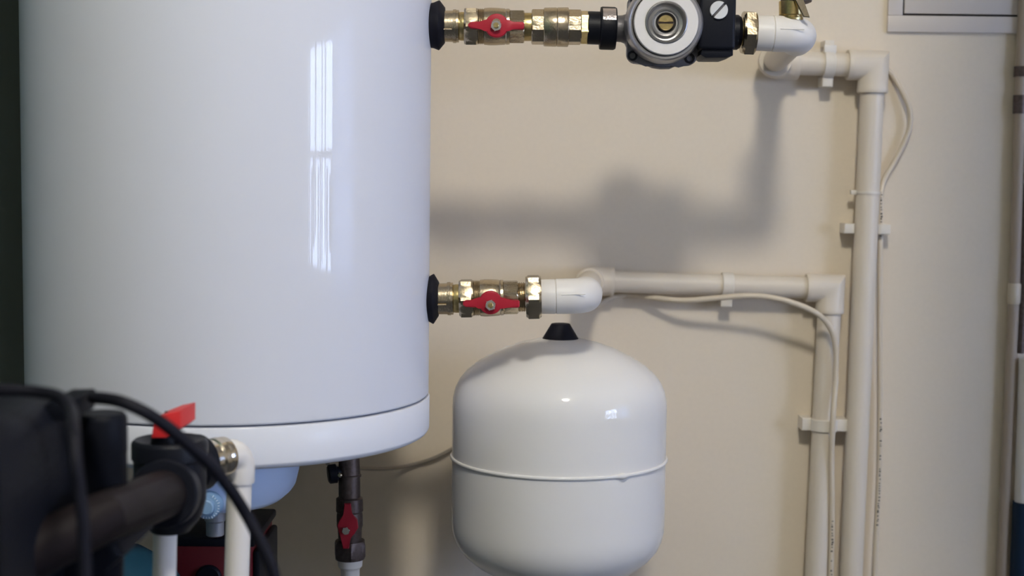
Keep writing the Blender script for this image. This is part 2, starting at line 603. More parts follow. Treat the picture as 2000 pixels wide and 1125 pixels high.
def ball_valve(row, v, label, hub, wing, nutc, lev_r, hexrot=0.0):
    """v: pixel stations along the row"""
    t = thing('ball_valve', label, 'valve', row.pt(v['body0']), 'red-levered ball valves')
    obj('tailpiece', row.turn(B(), [(v['tail0'], 30), (v['tail1'], 30.5), (v['tail1'], 32.5), (v['tail1'] + 6, 32.8), (v['tail1'] + 6.5, 31.5), (v['tail1'] + 11, 31.5), (v['tail1'] + 12, 29),
                                    (v['tail1'] + 12, 26.5), (v['nut0'] + 2, 26.5)]), BRASS, t, 30)
    rib = [row.pt(x) + Vector((0, -31.8 * row.s, -9 * row.s)) for x in (v['tail0'] + 12, v['tail1'] - 1)]
    obj('casting_rib', sweep(B(), rib, 0.0009, 10), BRASS, t, 40)
    obj('sealing_ring', row.turn(B(), [(v['tail1'] + 12.2, 27), (v['tail1'] + 15, 28), (v['nut0'] - 1, 28), (v['nut0'] + 0.5, 27)]), BRASSY, t, 30, label='yellow brass neck')
    obj('union_nut', row.nut(B(), v['nut0'], v['nut1'], 40.5, hexrot, 6, 0.14), BRASS, t, 25)
    obj('thread', row.turn(B(), [(v['nut1'] - 1, 32)] + threads(v['nut1'], v['body0'], 35.5, 3) + [(v['body0'] + 1, 33)]), BRASS, t, 25)
    b0, b1 = v['body0'], v['body1']
    w_ = b1 - b0
    obj('valve_body', row.turn(B(), [(b0 - 1, 30), (b0, 33), (b0 + 2, 35.5), (b0 + w_ * 0.25, 36.5), (b0 + w_ * 0.5, 36.2), (b0 + w_ * 0.8, 35.2), (b0 + w_ * 0.84, 34), (b0 + w_ * 0.88, 35), (b1 - 1, 34.5), (b1 + 1, 31)]), BRASS, t, 30)
    obj('hexagonal_end', row.nut(B(), b1 - 2, v['end1'], 34, hexrot + radians(22), 8, 0.08), BRASS, t, 20)
    # bonnet, lever, nut
    c = P(hub[0], hub[1], HY)
    s = mpp(HY)
    obj('stem_bonnet', lathe(B(), (c.x, HY, c.z), (0, -1, 0), ((0, 14 * s), (38 * s, 14 * s), (39 * s, 11 * s), (52 * s, 8 * s)), 32), BRASS, t, 30)
    h = handle(t, hub, lev_r, wing, 7.5, HY - 0.0305, RED)
    n = P(nutc[0], nutc[1], HY - 0.034)
    hexnut_b = hexnut(B(), (n.x, HY - 0.029, n.z), (0, -1, 0), 0.0065, 0.0066, 0.3, 6, 0.15)
    obj('lever_nut', hexnut_b, STEEL, h, 25)
    obj('spindle_end', lathe(B(), (n.x, HY - 0.030, n.z), (0, -1, 0), ((0, 0.0032), (0.0078, 0.0032), (0.0082, 0.0026)), 20), BRASSY, h, 30)
    return t


ball_valve(ROW1, dict(tail0=846, tail1=885, nut0=907, nut1=934, body0=944, body1=996, end1=1024), 'upper brass ball valve with red lever beside the circulation pump',
           (970, 50), ((914, 49), (1024, 50)), (969, 50), 23.5, radians(6))
ball_valve(ROW3, dict(tail0=838, tail1=874, nut0=897, nut1=925, body0=936, body1=984, end1=1012), 'lower brass ball valve with red lever above the white round tank',
           (958, 590), ((904, 593.5), (1015, 594)), (958, 596), 23, radians(2))
# raised lug below the lower valve's lever nut side: the small cast ridge on each tailpiece
# check valve
cv = thing('check_valve', 'brass check valve with ribbed barrel between red lever valve and black union', 'valve', ROW1.pt(1062))
obj('nipple', ROW1.turn(B(), [(1022, 27), (1026, 27.5), (1036, 27.5), (1040, 27)]), BRASSY, cv, 30, label='bare brass nipple')
obj('hexagonal_end', ROW1.nut(B(), 1038, 1065, 34.5, radians(14), 8, 0.07), BRASS, cv, 20)
obj('barrel', ROW1.turn(B(), [(1061, 33), (1062, 36.5), (1064, 37.5), (1086, 38), (1087.5, 36.8), (1089, 38), (1108, 38.5), (1110, 37.5), (1111, 33)]), BRASS, cv, 30)
obj('hexagonal_end', ROW1.nut(B(), 1109, 1135, 34.5, radians(14), 8, 0.07), BRASS, cv, 20)
obj('nipple', ROW1.nut(B(), 1134, 1149, 33, radians(20), 6, 0.05), BRASSY, cv, 25, label='bare brass hexagon nipple')
# black union
un = thing('pump_union', 'black union nut with silver sticker left of the circulation pump', 'pipe fitting', ROW2.pt(1172))
obj('collar', ROW2.turn(B(), [(1147, 30), (1148, 32), (1172, 32), (1174, 30)]), BLACK, un, 30)
obj('union_nut', ROW2.turn(B(), [(1171, 33), (1172, 40.5), (1175, 41.5), (1199, 41.5), (1203, 39.5), (1204, 30)]), BLACK, un, 30)
bm = B()
x0, x1 = ROW2.pt(1175.5), ROW2.pt(1201)
rr = []
for k in range(13):
    a = radians(18 + 42 * k / 12)
    d = Vector((0, -cos(a), sin(a)))
    rr.append([bm.verts.new(x0 + d * (41.9 * ROW2.s)), bm.verts.new(x1 + d * (41.9 * ROW2.s)), bm.verts.new(x1 + d * (40.6 * ROW2.s)), bm.verts.new(x0 + d * (40.6 * ROW2.s))])
rings(bm, rr)
obj('sticker', bm, LABELM, un, 30, label='silver sticker')

# ================================================================ circulation pump
pc = P(1301, 43, 1.60)
cpump = thing('circulation_pump', 'grey circulation pump with round white face and black terminal box', 'pump', (pc.x, HY, pc.z))
sp = 1.61 / F
YF = 1.60                                              # front plane of the motor head
pcv = Vector((pc.x, 0, pc.z))


def pl(y):
    return Vector((pc.x, y, pc.z))


obj('inlet_neck', sweep(B(), [ROW2.pt(1200), ROW2.pt(1206), ROW2.pt(1214), ROW2.pt(1222), ROW2.pt(1232), ROW2.pt(1250)], [26 * ROW2.s, 25.5 * ROW2.s, 26 * ROW2.s, 29 * ROW2.s, 36 * ROW2.s, 44 * ROW2.s], 40), CAST, cpump, 40)
obj('outlet_neck', sweep(B(), [ROW2.pt(1360), ROW2.pt(1380), ROW2.pt(1400), ROW2.pt(1446)], [40 * ROW2.s, 32 * ROW2.s, 27 * ROW2.s, 26 * ROW2.s], 40), CAST, cpump, 40)
obj('volute', lathe(B(), pl(1.712), (0, -1, 0), ((0, 0.020), (0.004, 0.034), (0.016, 0.0415), (0.045, 0.042), (0.062, 0.0425)), 64), CAST, cpump, 40)


fo = []                                            # rounded square with a bulge below and above
for cx_, cy_, a0 in ((1342, 6, 0), (1246, 6, 90), (1244, 104, 180), (1344, 108, 270)):
    if a0 == 270:
        fo += [(1262, 125), (1276, 131), (1292, 133.5), (1310, 133), (1324, 127)]
    if a0 == 90:
        fo += [(1324, -14), (1310, -20), (1280, -20), (1264, -14)]
    for k in range(7):
        a_ = radians(a0 + 15 * k)
        fo.append((cx_ + 19 * cos(a_), cy_ - 19 * sin(a_)))
obj('flange', slab(B(), [P(x, y, 1.632) for x, y in fo], (0, 0.018, 0), 0.003, 3), CAST, cpump, 40)
for bx_, by_ in ((1235, 109), (1347, 114), (1241, 0)):
    q = P(bx_, by_, 1.632)
    bl = obj('flange_bolt', annulus(B(), q, (0, -1, 0), ((-0.004, 0.0058), (0.0008, 0.0058), (0.0014, 0.0052), (0.0014, 0.0034), (-0.002, 0.0034), (-0.004, 0.0034)), 20), BLACK, cpump, 30)
    obj('socket_floor', lathe(B(), q, (0, -1, 0), ((-0.003, 0.0034), (-0.0012, 0.0034)), 6), GAP, bl, 0)
obj('motor_housing', annulus(B(), pl(1.634), (0, -1, 0), ((0, 76 * sp), (0.010, 77 * sp), (0.016, 75 * sp), (0.022, 74 * sp), (0.026, 72.5 * sp), (0.028, 69 * sp), (0.026, 64 * sp), (0.020, 62.5 * sp), (0, 62 * sp)), 96), ALU, cpump, 40, label='silver motor ring')
fc = P(1302, 43, 1.602)
fl_ = lambda y: Vector((fc.x, y, fc.z))
obj('face_plate', annulus(B(), fl_(1.604), (0, -1, 0), ((-0.03, 62.3 * sp), (-0.002, 62.3 * sp), (0, 61 * sp), (0, 41 * sp), (-0.002, 40 * sp), (-0.03, 40 * sp)), 96), FACE, cpump, 30, label='white round face plate')
rc = obj('recess_cup', annulus(B(), fl_(1.604), (0, -1, 0), ((-0.012, 40.2 * sp), (0.0012, 40.2 * sp), (0.0016, 39 * sp), (0, 37.5 * sp), (-0.009, 33 * sp), (-0.010, 27 * sp), (-0.005, 25.5 * sp), (-0.004, 23.5 * sp),
                                                           (-0.006, 22.5 * sp), (-0.006, 20 * sp), (-0.008, 18.5 * sp), (-0.012, 15.5 * sp)), 72), ALU, cpump, 30, label='grey stepped recess')
bm = lathe(B(), fl_(1.611), (0, -1, 0), ((-0.006, 15.5 * sp), (0, 15.5 * sp)), 40)
obj('slot_floor', bm, BRASSD, rc, 0)
bm = B()
for sg in (1, -1):
    pts = []
    h = 1.8
    a0 = math.asin(h / 14.6)
    for k in range(15):
        a = a0 + (pi - 2 * a0) * k / 14
        pts.append(fl_(1.608) + Vector((14.6 * cos(a) * sp, 0, sg * 14.6 * sin(a) * sp)))
    slab(bm, pts, (0, 0.003, 0), 0.0004, 1)
obj('slotted_plug', bm, BRASSY, rc, 30, label='brass slotted plug')
# terminal box
a, b2 = P(1365, 96, 1.612), P(1439, -12, 1.612)
tb = obj('terminal_box', box(B(), (a.x, 1.612, a.z), (b2.x, 1.69, b2.z), 0.004, 3), BLACK, cpump, 40)
a2, b3 = P(1368, 112, 1.618), P(1434, 92, 1.618)
obj('lower_lip', slab(B(), [P(1372, 92, 1.617), P(1432, 92, 1.617), P(1432, 108, 1.617), P(1418, 113, 1.617), P(1378, 113, 1.617), P(1368, 107, 1.617)], (0, 0.06, 0), 0.0015, 2), BLACK, tb, 30)
sc = P(1404.5, 19.5, 1.609)
bm = B()
for sg in (1, -1):
    pts = []
    dv, nv = Vector((cos(radians(48)), 0, sin(radians(48)))), Vector((-sin(radians(48)), 0, cos(radians(48))))
    a0 = math.asin(2.4 / 17.3)
    for k in range(17):
        aa = a0 + (pi - 2 * a0) * k / 16
        pts.append(sc + dv * (17.3 * cos(aa) * sp) + nv * (sg * 17.3 * sin(aa) * sp))
    slab(bm, pts, (0, 0.006, 0), 0.0005, 1)
obj('cover_screw', bm, SCREW, tb, 30, label='white slotted screw')
obj('screw_slot', lathe(B(), sc + Vector((0, 0.0062, 0)), (0, -1, 0), ((0, 15 * sp), (0.004, 15 * sp)), 32), CAST, tb, 0)
obj('terminal_neck', ROW2.turn(B(), [(1430, 34), (1440, 34), (1446, 30), (1448, 24)], 40), BLACK, cpump, 30)


# ================================================================ front elbows with their brass unions
def pipe_union(row, n0, n1, h0, h1, nr, hr, label, rot):
    t = thing('pipe_union', label, 'pipe fitting', row.pt(h0), 'brass pipe unions')
    obj('nipple', row.turn(B(), [(n0, nr - 1), (n0 + 1, nr)] + threads(n0 + 2, h0 - 2, nr, 3) + [(h0 + 2, nr)]), BRASSY if row is ROW2 else BRASS, t, 25)
    obj('hexagonal_nut', row.nut(B(), h0, h1, hr, rot, 6, 0.16), BRASS, t, 20)
    return t


pipe_union(ROW2, 1441, 1450, 1449, 1475, 27.5, 46.5, 'hexagonal brass nut between black terminal box and white elbow', radians(9))
pipe_union(ROW3, 1011, 1028, 1027, 1057, 29.5, 46.5, 'hexagonal brass nut between lower ball valve and white elbow', radians(2))

PR = 0.0160                                           # wall pipe radius
YP = YW - 0.026                                       # wall pipe axis depth


def front_elbow(row, xs, xj, xend, r, back, label):
    """adaptor from xs to xj, elbow from xj to its rounded end at xend, turning towards the point back"""
    s = row.s
    t = thing('pipe_elbow', label, 'pipe elbow', row.pt(xj), 'white front elbows')
    obj('adaptor', row.turn(B(), [(xs - 3, r - 5), (xs, r - 1.5), (xs + 2, r - 0.8), (xj - 1.5, r - 0.5), (xj, r - 2)], 48), PPR, t, 30)
    corner = row.pt(xend - r)
    dout = (Vector(back) - corner)
    L_ = dout.length
    dout.normalize()
    pts = [row.pt(xj - 1), row.pt(xj), row.pt(xj + 1.5), row.pt(xj + 2)]
    pts += arc_pts(corner, row.ax, dout, r * s * 1.02, 14)
    e = corner + dout * (r * s * 1.9)
    pts += [e, e + dout * 0.0012]
    rad = [(r - 3) * s, (r - 2) * s, r * s, r * s] + [r * s] * 15 + [r * s, (r - 2.5) * s]
    obj('elbow_body', sweep(B(), pts, rad, 48), PPR, t, 40)
    # raised mould line on the front
    q0, q1 = row.pt(xj + 10), row.pt(xj + (xend - xj) * 0.62)
    f = Vector((0, -1, 0.18)).normalized() * (r * s)
    bm = sweep(B(), [q0 + f, q0.lerp(q1, 0.5) + f, q1 + f], 0.0006, 8)
    obj('mould_line', bm, PPR, t, 40)
    stub = thing('pipe', label.replace('elbow', 'pipe stub running back to the wall behind the elbow'), 'pipe', e, 'pipe stubs running back to the wall')
    return t, e, stub, dout


# wall elbow positions (pixel -> wall pipe plane)
WE1 = P(1510, 122, YP)
WE2 = P(1152, 549, YP)
t1, e1, st1, d1 = front_elbow(ROW2, 1475, 1508, 1598, 35, WE1, 'upper white elbow right of the pump, under a brass fitting')
t2, e2, st2, d2 = front_elbow(ROW3, 1057, 1085, 1176, 34.5, WE2, 'lower white elbow hanging above the black cap of the round tank')
st1['label'] = 'short white pipe from the upper elbow back to the wall'
st2['label'] = 'short white pipe from the lower elbow back to the wall'
for st, e, d, we in ((st1, e1, d1, WE1), (st2, e2, d2, WE2)):
    obj('pipe_wall', sweep(B(), [e - d * 0.012, we - d * 0.036], PR, 40), PPRW, st, 40)


# ================================================================ wall pipes
def wall_elbow(corner, da, db, la, lb, r, label, m=PPRW, fillet=None):
    """da, db: directions from the corner towards each socket mouth"""
    corner, da, db = Vector(corner), Vector(da).normalized(), Vector(db).normalized()
    t = thing('pipe_elbow', label, 'pipe elbow', corner, 'white elbows against the wall')
    A, Bq = corner + da * la, corner + db * lb
    mid = arc_pts(corner, -da, db, fillet, 10) if fillet else [corner]
    pts = [A, A - da * 0.0015, A - da * 0.006, A - da * 0.0072] + mid + [Bq - db * 0.0072, Bq - db * 0.006, Bq - db * 0.0015, Bq]
    rad = [r * 0.985, r * 1.012, r * 1.012, r] + [r] * len(mid) + [r, r * 1.012, r * 1.012, r * 0.985]
    obj('elbow_body', sweep(B(), pts, rad, 48), m, t, 30)
    obj('socket_rim', annulus(B(), A - da * 0.0005, da, ((-0.003, r * 0.99), (0.0008, r * 0.97), (0.0008, r * 0.82), (-0.003, r * 0.82)), 48), m, t, 30)
    obj('socket_rim', annulus(B(), Bq - db * 0.0005, db, ((-0.003, r * 0.99), (0.0008, r * 0.97), (0.0008, r * 0.82), (-0.003, r * 0.82)), 48), m, t, 30)
    return t


def pipe(name, pts, r, label, m, group=None, seg=40):
    bm = sweep(B(), pts, r, seg)
    o = obj(name, bm, m, None, 40, loc=Vector(pts[0]))
    return tag(o, label, 'pipe', group)


ER = 0.0205
UE = P(1706, 133, YP)                                  # upper right wall elbow corner
LE = P(1625, 566, YP)                                  # lower right wall elbow corner
LV = P(1603, 900, YP)
main_top, main_bot = P(1704.5, 160, YP), P(1662, 1125, YP)
dm = (main_bot - main_top).normalized()
low_top, low_bot = P(1620, 600, YP), P(1594, 1125, YP)
dl = (low_bot - low_top).normalized()
UE = main_top - dm * 0.022
LE = low_top - dl * 0.026
du = (UE - WE1).normalized()
dw = (LE - WE2).normalized()
wall_elbow(WE1, -d1, du, 0.034, 0.034, ER * 1.08, 'upper wall elbow behind the front elbow, where the stub meets the wall', fillet=ER * 0.9)
wall_elbow(UE, -du, dm, 0.036, 0.037, ER, 'upper right wall elbow on top of the tall vertical pipe')
wall_elbow(WE2, -d2, dw, 0.034, 0.033, ER * 0.95, 'lower wall elbow peeping out behind the lower white elbow', fillet=ER * 0.9)
wall_elbow(LE, -dw, dl, 0.034, 0.034, ER * 0.95, 'lower right wall elbow on top of the shorter vertical pipe')
pipe('pipe', [WE1 + du * 0.03, UE - du * 0.032], PR, 'short horizontal white pipe near the top held by one clip', PPRW)
pipe('pipe', [WE2 + dw * 0.03, LE - dw * 0.03], PR * 0.93, 'long horizontal white pipe on the wall above a drooping cable', PPRW)
pipe('pipe', [UE + dm * 0.032, main_bot + dm * 0.45], PR, 'tall vertical white pipe on the wall, the longer of two', PPRW)
pipe('pipe', [LE + dl * 0.03, low_bot + dl * 0.45], PR, 'shorter vertical white pipe below the lower right wall elbow', PPRW)


def pipe_clip(c, d, r, label, wide=0.014, side=None, tab=0.0, open_front=False):
    """ring round the pipe axis point c (direction d) with a foot on the wall and a snap tab"""
    c, d = Vector(c), Vector(d).normalized()
    t = thing('pipe_clip', label, 'clip', (c.x, YW, c.z), 'white pipe clips')
    if open_front:
        n_ = d.cross(Vector((0, 1, 0))).normalized()
        for s_ in (1, -1):
            rr = []
            for k in range(11):
                a_ = radians(10 + 9 * k)
                e_ = (Vector((0, 1, 0)) * cos(a_) + n_ * (s_ * sin(a_)))
                rr.append([bm_v for bm_v in ((r + 0.0006, -1), (r + 0.003, -1), (r + 0.003, 1), (r + 0.0006, 1))])
                rr[-1] = [c + e_ * q_ + d * (h_ * wide / 2) for q_, h_ in rr[-1]]
            bm = B()
            rings(bm, [[bm.verts.new(v_) for v_ in r_] for r_ in rr])
            obj('clip_jaw', bm, CLIPM, t, 30)
    else:
      obj('clip_ring', annulus(B(), c - d * wide / 2, d, ((0, r * 1.01), (0, r + 0.0024), (0.001, r + 0.003), (wide - 0.001, r + 0.003), (wide, r + 0.0024), (wide, r * 1.01)), 48), CLIPM, t, 30)
    n = d.cross(Vector((0, 1, 0))).normalized()
    if n.x > 0 or (abs(n.x) < 0.3 and n.z < 0):
        n = -n
    h = wide / 2
    # foot: block between the pipe and the wall, wider than the ring
    for s_ in (1, -1):
        p = c + n * s_ * (r + 0.0035)
        if s_ == 1 or side == 'both':
            ctr = p + n * s_ * 0.005
            pts = [ctr + n * a_ * 0.0062 + d * b_ * h for a_, b_ in ((-1.3, -1), (1, -1), (1, 1), (-1.3, 1))]
            pts = [Vector((q.x, c.y - 0.004, q.z)) for q in pts]
            obj('clip_lug', slab(B(), pts, (0, YW - c.y + 0.004, 0), 0.0012, 2), CLIPM, t, 30)
    pts = [c + n * a_ * (r * 0.8) + d * b_ * h for a_, b_ in ((-1, -1), (1, -1), (1, 1), (-1, 1))]
    pts = [Vector((q.x, c.y + r * 0.75, q.z)) for q in pts]
    obj('clip_base', slab(B(), pts, (0, YW - c.y - r * 0.75, 0), 0), CLIPM, t, 30)
    if tab:
        ctr = c - n * (r + 0.004) * (1 if tab > 0 else -1)
        pts = [ctr + n * a_ * 0.005 + d * b_ * (h + 0.001) for a_, b_ in ((-1, -1), (1, -1), (1, 1), (-1, 1))]
        pts = [Vector((q.x, c.y - 0.0115, q.z)) for q in pts]
        obj('snap_tab', slab(B(), pts, (0, 0.006, 0), 0.0008, 2), PPR, t, 30)
        pts = [ctr - n * 0.008 * (1 if tab > 0 else -1) + n * a_ * 0.004 + d * b_ * (h - 0.001) for a_, b_ in ((-1, -1), (1, -1), (1, 1), (-1, 1))]
        pts = [Vector((q.x, c.y - 0.004, q.z)) for q in pts]
        obj('clip_hook', slab(B(), pts, (0, YW - c.y + 0.004, 0), 0.001, 2), CLIPM, t, 30)
    return t


def near(a, d, px, py):
    q = P(px, py, YP)
    return a + d * ((q - a).dot(d))


pipe_clip(near(WE1, du, 1617, 130), du, PR, 'white clip with a hooked tab on the short top pipe', 0.0145, tab=1)
pipe_clip(near(WE2, dw, 1420, 556), dw, PR * 0.93, 'white clip on the long horizontal pipe above the cable', 0.0155)
pipe_clip(near(main_top, dm, 1688, 447), dm, PR, 'white clip on the tall vertical pipe below the cable tie', 0.0135, side='both', open_front=True)
pipe_clip(near(low_top, dl, 1606, 829), dl, PR, 'white clip round the shorter vertical pipe, lower right', 0.017, side='both')

# cable tie on the tall pipe
ct = near(main_top, dm, 1693, 376)
tie = thing('cable_tie', 'thin white cable tie round the tall vertical pipe and its cable', 'cable tie', ct)
obj('strap', annulus(B(), ct - dm * 0.0018, dm, ((0, PR + 0.0002), (0, PR + 0.0012), (0.0036, PR + 0.0012), (0.0036, PR + 0.0002)), 48), CLIPM, tie, 30)
obj('tie_head', box(B(), ct + Vector((-PR - 0.008, -0.004, -0.003)), ct + Vector((-PR + 0.0005, 0.004, 0.003)), 0.0008), CLIPM, tie, 30)


# ================================================================ cables on the wall
def cable(name, px, r, label, m, ybias=None):
    pts = smooth_pts([P(x, y, d) for x, y, d in px], 10)
    o = obj(name, sweep(B(), pts, r, 16), m, None, 60, loc=pts[0])
    return tag(o, label, 'cable'), pts


YC = YW - 0.0055
cable1, cp1 = cable('cable', [(1726, 128, YW - 0.006), (1745, 150, YW - 0.006), (1768, 190, YW - 0.012), (1778, 222, YW - 0.012), (1774, 258, YW - 0.010), (1750, 310, YW - 0.008), (1727, 350, YW - 0.009), (1721, 378, YW - 0.016), (1720, 420, YW - 0.016),
                              (1719, 500, YW - 0.014), (1718.5, 650, YW - 0.012), (1719, 800, YW - 0.011), (1717, 930, YW - 0.011), (1713, 1020, YW - 0.012), (1708, 1130, YW - 0.012), (1703, 1300, YW - 0.012)], 0.0038,
                    'cream cable looping out at the top and running down the tall pipe', CABLEW)
cable2, cp2 = cable('cable', [(1165, 597, YW - 0.012), (1190, 583, YW - 0.009), (1228, 576, YW - 0.008), (1280, 582, YW - 0.028), (1335, 587, YW - 0.045), (1390, 583, YW - 0.055), (1450, 578, YW - 0.066), (1500, 580, YW - 0.072), (1550, 592, YW - 0.075),
                              (1595, 612, YW - 0.070), (1621, 640, YW - 0.061), (1632, 680, YW - 0.053), (1632, 740, YW - 0.048), (1628, 800, YW - 0.051), (1626, 840, YW - 0.050), (1624, 900, YW - 0.044), (1625, 1000, YW - 0.040), (1622, 1130, YW - 0.036), (1612, 1300, YW - 0.036)], 0.0039,
                    'cream cable drooping under the long pipe and down the shorter one', CABLEW)


def prints(parent, pts, spans, r):
    """tiny letters printed along a cable, one flat mark after the other"""
    rnd = random.Random(3)
    bm = B()
    for z1, z0 in spans:
        z = z1
        while z > z0:
            for a, b in zip(pts, pts[1:]):
                if min(a.z, b.z) <= z <= max(a.z, b.z) and abs(a.z - b.z) > 1e-6:
                    p = a.lerp(b, (z - a.z) / (b.z - a.z))
                    t = (b - a).normalized()
                    f = Vector((0, -1, 0))
                    n = t.cross(f).normalized()
                    h, w_ = rnd.uniform(0.0005, 0.0013), rnd.uniform(0.0006, 0.0014)
                    p = p + f * (r + 0.00005) + n * rnd.uniform(-0.0006, 0.0006)
                    slab(bm, [p - n * w_ - t * h, p + n * w_ - t * h, p + n * w_ + t * h, p - n * w_ + t * h], (0, 0.0016, 0))
                    break
            z -= rnd.uniform(0.0022, 0.006) if rnd.random() < 0.88 else 0.014
    o = obj('printed_marks', bm, INK, parent, 0, label='small dark printed characters')
    o['kind'] = 'stuff'


zz = lambda y: P(1715, y, YW).z
prints(cable1, cp1, ((zz(380), zz(475)), (zz(815), zz(1035))), 0.0038)
prints(cable2, cp2, ((zz(1005), zz(1120)),), 0.0039)

# ================================================================ expansion vessel
VY = 1.79
vl, vr = P(882, 900, VY), P(1300, 900, VY)
VR = (vr.x - vl.x) / 2 * 0.9955
vc = Vector(((vl.x + vr.x) / 2, VY, 0))
z_rim = (P(880, 889, VY).z + P(1304, 893, VY).z) / 2
z_top = P(1094, 657, VY).z
vs = mpp(VY)
z_sh = z_top - 0.090
prof_top = ((z_rim + 0.0015, VR), (z_sh, VR), (z_sh + 0.012, VR * 0.996), (z_sh + 0.024, VR * 0.975), (z_sh + 0.034, VR * 0.94), (z_sh + 0.045, VR * 0.875), (z_sh + 0.056, VR * 0.775), (z_sh + 0.066, VR * 0.65), (z_sh + 0.075, VR * 0.51), (z_sh + 0.082, VR * 0.36), (z_sh + 0.087, VR * 0.2), (z_sh + 0.089, VR * 0.06))
z_lo = P(1091, 1012, VY).z
vessel = thing('expansion_vessel', 'round white expansion tank with black cap under the lower brass valve', 'tank', (vc.x, VY, z_lo - 0.09))
obj('upper_shell', lathe(B(), vc, (0, 0, 1), prof_top, 120), ENAMEL2, vessel, 60)
prof_lo = [(z_rim - 0.0015, VR)] + [(z_lo - (a - z_sh) * 1.0, r) for a, r in prof_top[1:]]
obj('lower_shell', lathe(B(), vc, (0, 0, 1), prof_lo, 120), ENAMEL2, vessel, 60)


def bump_rim(th, t):
    q = (th - th0 + pi) % (2 * pi) - pi
    return 1 + 0.022 * math.exp(-(q / 0.035) ** 2)


_a, _x, _y = frame_of((0, 0, 1))
wp = Vector((sin(radians(32)), -cos(radians(32)), 0))
th0 = atan2(wp.dot(_y), wp.dot(_x))
rr = []
bm = B()
for i in range(160):
    th = 2 * pi * i / 160
    k = bump_rim(th, 0)
    rad = VR + 0.0006 + (k - 1) * VR * 0.6
    c = vc + Vector((0, 0, z_rim)) + (_x * cos(th) + _y * sin(th)) * rad
    d = (_x * cos(th) + _y * sin(th))
    rm = 0.0023 * (1 + (k - 1) * 40)
    rr.append([bm.verts.new(c + d * rm * cos(q) * 0.9 + Vector((0, 0, rm * sin(q)))) for q in [2 * pi * j / 10 for j in range(10)]])
rings(bm, rr + [rr[0]], False, False)
obj('rim_seam', bm, ENAMEL2, vessel, 60, label='raised welded rim')
ctop = P(1094, 631, VY)
obj('valve_cap', lathe(B(), (vc.x, VY, z_top - 0.006), (0, 0, 1), ((0, 36.5 * vs), (0.003, 36 * vs), (ctop.z - z_top + 0.005, 18.5 * vs), (ctop.z - z_top + 0.0055, 17 * vs)), 40), RUBBER, vessel, 30, label='black rubber cone cap')
obj('foot_ring', lathe(B(), (vc.x, VY, z_lo - 0.072), (0, 0, -1), ((0, 0.04), (0.003, 0.05), (0.035, 0.05), (0.037, 0.047), (0.2, 0.02)), 48), BLACK, vessel, 40)
obj('wall_bracket', box(B(), (vc.x - 0.04, VY + VR - 0.02, z_rim - 0.035), (vc.x + 0.04, YW, z_rim - 0.012), 0.002), STEEL, vessel, 30)

# ================================================================ brass fitting with lever above the upper elbow
bf = P(1548, 15, HY)
s = mpp(HY)
ub = thing('drain_fitting', 'yellow brass fitting standing on the upper white elbow with flat lever', 'pipe fitting', (bf.x, HY, bf.z - 0.02))
obj('threaded_stem', lathe(B(), (bf.x - 0.001, HY, P(1548, 40, HY).z), (0, 0, 1), ((0, 22 * s), (5 * s, 22.5 * s), (6 * s, 21 * s), (9 * s, 21 * s), (10 * s, 24 * s), (24 * s, 24.5 * s), (36 * s, 25 * s)), 40), BRASSY, ub, 25)
obj('fitting_body', lathe(B(), (bf.x + 0.004, HY, P(1548, 7, HY).z), (0, 0, 1), ((0, 22 * s), (3 * s, 29 * s), (14 * s, 32 * s), (70 * s, 33 * s), (72 * s, 25 * s)), 40), BRASSD, ub, 30)
pts = [P(1546, -40, HY - 0.022), P(1564, -40, HY - 0.022), P(1568, 0, HY - 0.022), P(1582, 34, HY - 0.022), P(1570, 33, HY - 0.022), P(1552, -2, HY - 0.022)]
obj('flat_lever', slab(B(), pts, (0, 0.004, 0), 0.0008, 1), BRASS, ub, 30, label='flat pale metal lever')

# ================================================================ drain line under the heater
DY = 1.74
ROWD = None
dtop, dbot = P(682, 905, DY), P(684, 1110, DY)
dd = (dbot - dtop).normalized()
ds = mpp(DY)


def dlathe(prof, seg=32):
    y0 = prof[0][0]
    return lathe(B(), dtop + dd * ((y0 - 905) * ds), dd, [((y - y0) * ds, r * ds) for y, r in prof], seg)


def dpt(y):
    return dtop + dd * ((y - 905) * ds)


sv = thing('safety_valve', 'dark brass safety valve with black knob under the water heater', 'valve', dpt(930))
obj('tee_body', dlathe([(860, 20), (905, 21), (926, 22), (928, 24), (931, 24), (932, 21), (938, 21.5), (974, 21.5), (976, 20)]), BRASSD, sv, 30)
kp = dpt(922)
obj('knob', lathe(B(), kp + Vector((-0.008, -0.004, 0)), (-0.95, -0.25, -0.1), ((0, 10 * ds), (10 * ds, 14 * ds), (12 * ds, 19 * ds), (26 * ds, 19 * ds), (29 * ds, 15 * ds)), 28), BLACK, sv, 30, label='black knob')
obj('test_stud', lathe(B(), kp + Vector((-0.009, -0.014, -0.001)), (-0.3, -0.95, 0.1), ((0, 5 * ds), (5 * ds, 5 * ds), (7 * ds, 3 * ds)), 16), CHROME, sv, 40, label='small shiny stud')
bv = thing('ball_valve', 'dark brass ball valve with red lever hanging under the water heater', 'valve', dpt(1020), 'red-levered ball valves')
obj('valve_body', dlathe([(972, 22), (975, 26.5), (1000, 27), (1003, 25), (1010, 26), (1030, 26), (1036, 24), (1062, 23), (1064, 20)]), BRASSD, bv, 30)
hp = lambda pts: [P(x, y, DY - 0.026) for x, y in pts]
lv = obj('lever_handle', slab(B(), hp([(672, 985), (684, 985), (687, 1005), (697, 1016), (699, 1032), (692, 1044), (684, 1050), (681, 1072), (669, 1072), (667, 1050), (661, 1040), (659, 1026), (664, 1014), (672, 1006)]), (0, 0.006, 0), 0.001, 2), RED, bv, 30, label='red butterfly lever')
nn = P(676, 1036, DY - 0.027)
obj('lever_nut', hexnut(B(), nn, (0, -1, 0), 0.004, 0.005, 0.2), STEEL, lv, 25)
